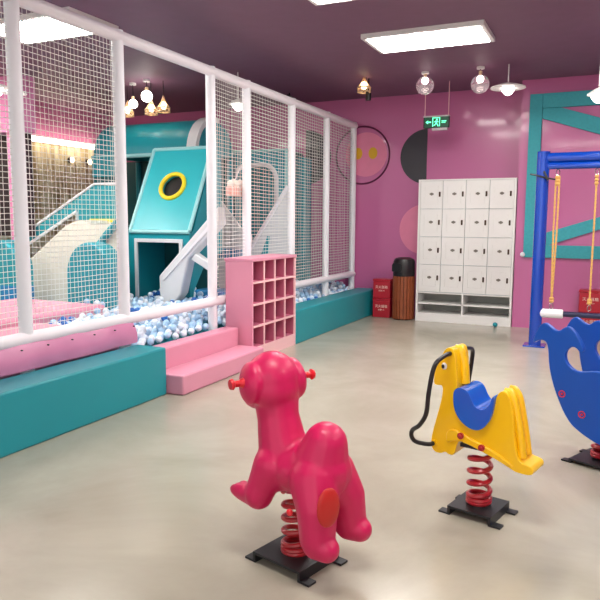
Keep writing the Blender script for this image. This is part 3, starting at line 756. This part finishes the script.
# ------------------------------------------------------------------ blue whale
WX, WY = -.113, .052
t = thing('spring_whale', 'blue whale spring rocker with raised tail flukes at the right edge', 'spring rocker', (.12, 4.45, 0), math.radians(-24))
wp = [(-.515, .755), (-.495, .83), (-.455, .90), (-.42, .905), (-.345, .852), (-.29, .903), (-.25, .89), (-.197, .83), (-.165, .76), (-.19, .745), (-.215, .772), (-.245, .778), (-.286, .745), (-.285, .682), (-.244, .638), (-.194, .622), (-.08, .65), (.02, .64), (.10, .67), (.17, .79), (.28, .85), (.42, .81), (.50, .70), (.53, .55), (.50, .40), (.40, .27), (.25, .20), (.08, .175), (-.04, .192), (-.162, .24), (-.25, .30), (-.336, .459), (-.388, .607), (-.403, .765), (-.434, .793), (-.475, .785)]
cp = chaikin(wp, 2)
for s_ in (-.16, .25):
    p_ = build(MB().prism(cp, 'y', s_-.018, s_+.018), 'side_plate', M['blue'], t, bevel=.008, seg=3)
    q = -.020 if s_ < 0 else .020
    for f_, z_ in ((-.29, .465), (-.155, .36), (.12, .36)):
        g = MB().tube([(f_+.02*math.cos(2*PI*k/18), s_+q, z_+.02*math.sin(2*PI*k/18)) for k in range(18)], .0035, 6, closed=True).ell((f_, s_+q, z_), (.008, .006, .008))
        build(g, 'bolt', M['red'], p_)
    build(MB().ell((.36, s_+q, .62), (.03, .006, .03)), 'eye', M['white'], p_)
build(MB().box(-.20, .10, -.141, .231, .50, .53), 'seat', M['blue'], t, bevel=.01)
build(MB().box(-.16, .20, -.141, .231, .30, .33), 'foot_board', M['blue'], t, bevel=.01)
build(MB().tube([(.16, -.26, .74), (.16, .35, .74)], .015, 12), 'handle_bar', M['red'], t)
build(MB().box(-.12, .14, -.141, .231, .24, .30), 'cross_block', M['blue'], t)
for o in (build(spring_mb(.06, .045, .25, 2.6, .014), 'spring', M['spring'], t), build(base_mb(.30, .30, .03), 'base_plate', M['steel'], t)): o.location = (WX, WY, 0)

# ------------------------------------------------------------------ magenta dog
t = thing('spring_dog', 'magenta dog spring rocker with red handle pegs in the foreground', 'spring rocker', (-1.222, 2.583, 0), math.radians(165))
HA = math.radians(-20)                                          # the head is turned to its right
def H(x, y, z): return (.15+x*math.cos(HA)-y*math.sin(HA), x*math.sin(HA)+y*math.cos(HA), z)
d = MB()
d.ell(H(0, 0, .83), (.125, .125, .128), (0, 0, HA), 24, 16)       # skull
d.ell(H(-.03, 0, .79), (.10, .115, .11), (0, 0, HA), 24, 16)
d.ell(H(.12, 0, .745), (.105, .09, .088), (0, .5, HA), 20, 14)   # muzzle
for s_ in (-1, 1):
    d.ell(H(-.005, s_*.112, .822), (.088, .045, .098), (s_*.10, .25, HA), 20, 16)   # ear flaps
d.chain([((.135, -.01, .76), .108), ((.112, 0, .66), .098), ((.088, 0, .55), .112), ((.06, 0, .46), .128)])
d.chain([((.06, 0, .455), .125), ((-.06, 0, .45), .122), ((-.15, 0, .47), .13)])
d.ell((-.02, 0, .45), (.14, .135, .105))
d.ell((.075, 0, .445), (.115, .15, .125), (0, .2, 0), 20, 14)
d.chain([((-.14, 0, .49), .128), ((-.165, 0, .59), .098)], 6)
for s_ in (-1, 1):
    d.chain([((-.15, s_*.055, .44), .115), ((-.20, s_*.10, .34), .090), ((-.215, s_*.115, .22), .078)], 8)
    d.chain([((-.215, s_*.115, .20), .07), ((-.27, s_*.12, .19), .055)], 4)
    d.chain([((.08, s_*.06, .45), .10), ((.115, s_*.095, .37), .072), ((.13, s_*.11, .315), .068)], 6)
    d.chain([((.13, s_*.11, .31), .062), ((.225, s_*.118, .305), .042)], 6)
    for q in (-.027, 0, .027): d.ell((.235, s_*.118+q, .313), (.05, .013, .034), n=14, m=10)
ob = build(d, 'body', M['magenta'], t)
rm = ob.modifiers.new('r', 'REMESH'); rm.mode = 'VOXEL'; rm.voxel_size = .0075
sm = ob.modifiers.new('s', 'SMOOTH'); sm.factor = .5; sm.iterations = 8
bpy.context.view_layer.update()
dg = bpy.context.evaluated_depsgraph_get()
me = bpy.data.meshes.new_from_object(ob.evaluated_get(dg)); ob.modifiers.clear(); ob.data = me
me.polygons.foreach_set('use_smooth', [True]*len(me.polygons)); me.name = 'body'
if not me.materials: me.materials.append(M['magenta'])
for s_ in (-1, 1):
    zz = .828
    build(MB().tube([H(-.01, s_*.14, zz), H(-.01, s_*.20, zz)], .015, 14).tube([H(-.01, s_*.195, zz), H(-.01, s_*.203, zz), H(-.01, s_*.215, zz)], [.017, .026, .022], 16).tube([H(-.01, s_*.145, zz), H(-.01, s_*.17, zz)], [.028, .017], 16), 'handle_peg', M['red'], t)
    c = Vector((-.278, s_*.135, .385)); nn = Vector((-.93, s_*.36, 0))
    if s_ > 0: build(MB().ell(c+nn*.012, (.018, .055, .085), (0, 0, math.atan2(nn.y, nn.x))), 'orange_pad', M['orangered'], t)
    build(MB().ell((-.12, s_*.185, .33), (.016, .012, .016)), 'bolt', M['red'], t)
    build(MB().ell(H(.165, s_*.07, .80), (.014, .012, .017)), 'eye', M['black'], t)
build(MB().ell(H(.215, 0, .735), (.022, .03, .022)), 'nose', M['black'], t)
build(spring_mb(.06, .05, .33, 4.0, .012), 'spring', M['spring'], t)
build(base_mb(.28, .28), 'base_plate', M['steel'], t)

# ------------------------------------------------------------------ basket ornament on the net
t = thing('hanging_basket', 'small peach basket ornament with cream tops hanging inside the net', 'ornament', (-4.02, 6.82, 1.83), 0, None, True)
build(MB().box(-4.06, -3.99, 6.62, 7.0, 1.83, 1.94), 'basket', M['basket'], t, bevel=.01)
g = MB()
for k in range(5): g.ell((-4.025, 6.66+k*.075, 1.97+.02*(k % 2)), (.035, .035, .045), n=12, m=8)
build(g, 'cream_top', M['creamtop'], t)
build(MB().tube([(-4.02, 6.72, 1.95), (-3.98, 6.8, 2.15), (-3.935, 6.82, 2.2)], .004, 6), 'cord', M['post'], t)

# ------------------------------------------------------------------ ceiling lamps
def globe_lamp(x, y, z, r, label, m='bulb', grp=None):
    t = thing('pendant_lamp', label, 'lamp', (x, y, ZC))
    h = ZC-z
    build(MB().tube([(0, 0, -.02), (0, 0, -h+r)], .006, 6), 'cord', M['black'], t)
    build(MB().lathe([(.05, -.03), (.05, 0)]), 'ceiling_rose', M['white'], t)
    build(MB().lathe([(.02, -h+r-.005), (.025, -h+r+.04), (.01, -h+r+.05)]), 'socket', M['gold'], t)
    build(MB().ell((0, 0, -h), r, n=24, m=16), 'globe', M[m], t)
    if m == 'glass': build(MB().ell((0, 0, -h+r*.35), r*.25), 'inner_bulb', M['bulb'], t)
    return t
globe_lamp(-6.49, 8, 3.25, .065, 'glowing round pendant bulb left of the crown lamps')
globe_lamp(-6.16, 7.9, 3.32, .08, 'larger glowing pendant bulb between the crown lamps')
globe_lamp(-2.37, 9, 3.37, .12, 'clear glass globe pendant above the exit sign', 'glass')
globe_lamp(-1.64, 9, 3.33, .12, 'clear glass globe pendant above the lockers', 'glass')
def crown_lamp(x, y, z, label):
    t = thing('crown_lamp', label, 'lamp', (x, y, ZC)); h = ZC-z
    build(MB().tube([(0, 0, 0), (0, 0, -h+.14)], .005, 6), 'cord', M['black'], t)
    g = MB()
    for zz in (-.09, -.03): g.tube([(.09*math.cos(2*PI*k/24), .09*math.sin(2*PI*k/24), -h+zz) for k in range(24)], .009, 6, closed=True)
    for k in range(8):
        a = 2*PI*k/8; b = a+PI/8
        g.tube([(.09*math.cos(a), .09*math.sin(a), -h-.09), (.09*math.cos(b), .09*math.sin(b), -h-.03), (.09*math.cos(a+PI/4), .09*math.sin(a+PI/4), -h-.09)], .006, 6)
        g.tube([(.09*math.cos(a), .09*math.sin(a), -h-.03), (.035*math.cos(a), .035*math.sin(a), -h+.05), (0, 0, -h+.14)], .006, 6)
    build(g, 'crown_frame', M['gold'], t)
    build(MB().ell((0, 0, -h), (.045, .045, .055)), 'bulb', M['warm'], t)
crown_lamp(-6.24, 8.1, 3.19, 'pale gold crown lamp in the middle of three above the barrel roof')
crown_lamp(-5.98, 8.05, 3.20, 'pale gold crown lamp at the right of three above the barrel roof')
crown_lamp(-6.68, 8.1, 3.19, 'pale gold crown lamp behind the second white post, left of three')
crown_lamp(-3.24, 9, 3.44, 'pink and white crown lamp near the ceiling left of the exit sign')
def dish_lamp(x, y, z, label, r=.22):
    t = thing('dish_lamp', label, 'lamp', (x, y, ZC)); h = ZC-z
    build(MB().tube([(0, 0, 0), (0, 0, -h+.06)], .008, 6), 'stem', M['white'], t)
    build(MB().lathe([(r, -h), (r*.98, -h+.015), (r*.5, -h+.05), (.03, -h+.07)]), 'dish', M['white'], t)
    build(MB().lathe([(0, -h-.09), (.04, -h-.075), (.075, -h-.03), (.08, -h-.002)]), 'bulb', M['bulb'], t)
dish_lamp(-1.285, 9, 3.25, 'bright white dish pendant lamp right above the lockers')
dish_lamp(-4.7, 8, 3.12, 'bright dish pendant lamp seen through the narrow net panel', .13)
dish_lamp(-.19, 8, 2.92, 'white dish pendant lamp in front of the turquoise frame', .12)
dish_lamp(-7.2, 6.2, 3.2, 'bright dish pendant lamp at the far left behind the net', .2)
dish_lamp(-6.9, 6.2, 3.12, 'second bright dish lamp behind the net, right of the leftmost one', .15)
t = thing('ceiling_speaker', 'small black cylinder spotlight hanging left of the half disc', 'spotlight', (-3.21, 9.1, ZC))
build(MB().tube([(0, 0, 0), (0, 0, -.14)], .012, 8), 'stem', M['black'], t)
build(MB().tube([(0, 0, -.12), (0, 0, -.30)], .04, 16), 'head', M['black'], t); t.name = 'ceiling_spotlight'
t = thing('ceiling_spotlight', 'small black ceiling spotlight above the right net panels', 'spotlight', (-4.7, 9.6, ZC))
build(MB().tube([(0, 0, 0), (0, 0, -.07)], .012, 8), 'stem', M['black'], t)
build(MB().tube([(-.03, 0, -.05), (.08, -.05, -.12)], .035, 14), 'head', M['black'], t)

# added ceiling panels, no known fixtures, that carry the room's light
k = 0
for nm, x, y in (('over the rockers', -.9, 2.0), ('in front of the lockers', -1.9, 7.3), ('over the swing, right of the lockers', .9, 7.4), ('in the middle of the hall', -1.9, 5.4), ('right of the middle of the hall', 1.4, 5.0), ('over the hall on the right', 2.6, 2.4), ('over the ball pit', -5.4, 5.3), ('over the slide', -7.6, 5.2), ('over the left mats', -6.4, 2.4), ('behind the viewer', .2, -2.2)):
    t = thing('added_fill_light', 'added white ceiling fill light '+nm, 'light', (x, y, ZC))
    build(MB().box(-.65, .65, -.35, .35, -.05, -.001), 'frame', M['white'], t)
    build(MB().box(-.6, .6, -.3, .3, -.056, -.051), 'diffuser', M['panel'], t)
for o in bpy.data.objects:
    if '_world' in o: del o['_world']

# ------------------------------------------------------------------ world, camera, view
w = bpy.data.worlds.new('World'); SC.world = w; w.use_nodes = True
bg = w.node_tree.nodes['Background']; bg.inputs[0].default_value = (1, .97, .95, 1); bg.inputs[1].default_value = .9
cd = bpy.data.cameras.new('camera'); cam = bpy.data.objects.new('camera', cd); COL.objects.link(cam)
cd.sensor_fit = 'HORIZONTAL'; cd.sensor_width = 36; cd.lens = 36*657/600; cd.clip_end = 100
yaw, pit, rol = .4380, .1202, .00577
F = Vector((-math.sin(yaw)*math.cos(pit), math.cos(yaw)*math.cos(pit), -math.sin(pit)))
Rt = Vector((math.cos(yaw), math.sin(yaw), 0)); U = Rt.cross(F)
c_, s_ = math.cos(rol), math.sin(rol)
R2 = Rt*c_+U*s_; U2 = U*c_-Rt*s_
mw = Matrix((( R2.x, U2.x, -F.x, 0), (R2.y, U2.y, -F.y, 0), (R2.z, U2.z, -F.z, 1.55), (0, 0, 0, 1)))
cam.matrix_world = mw
SC.camera = cam
SC.view_settings.view_transform = 'Standard'; SC.view_settings.look = 'None'
SC.view_settings.exposure = .55; SC.view_settings.gamma = 1; SC.view_settings.use_curve_mapping = False
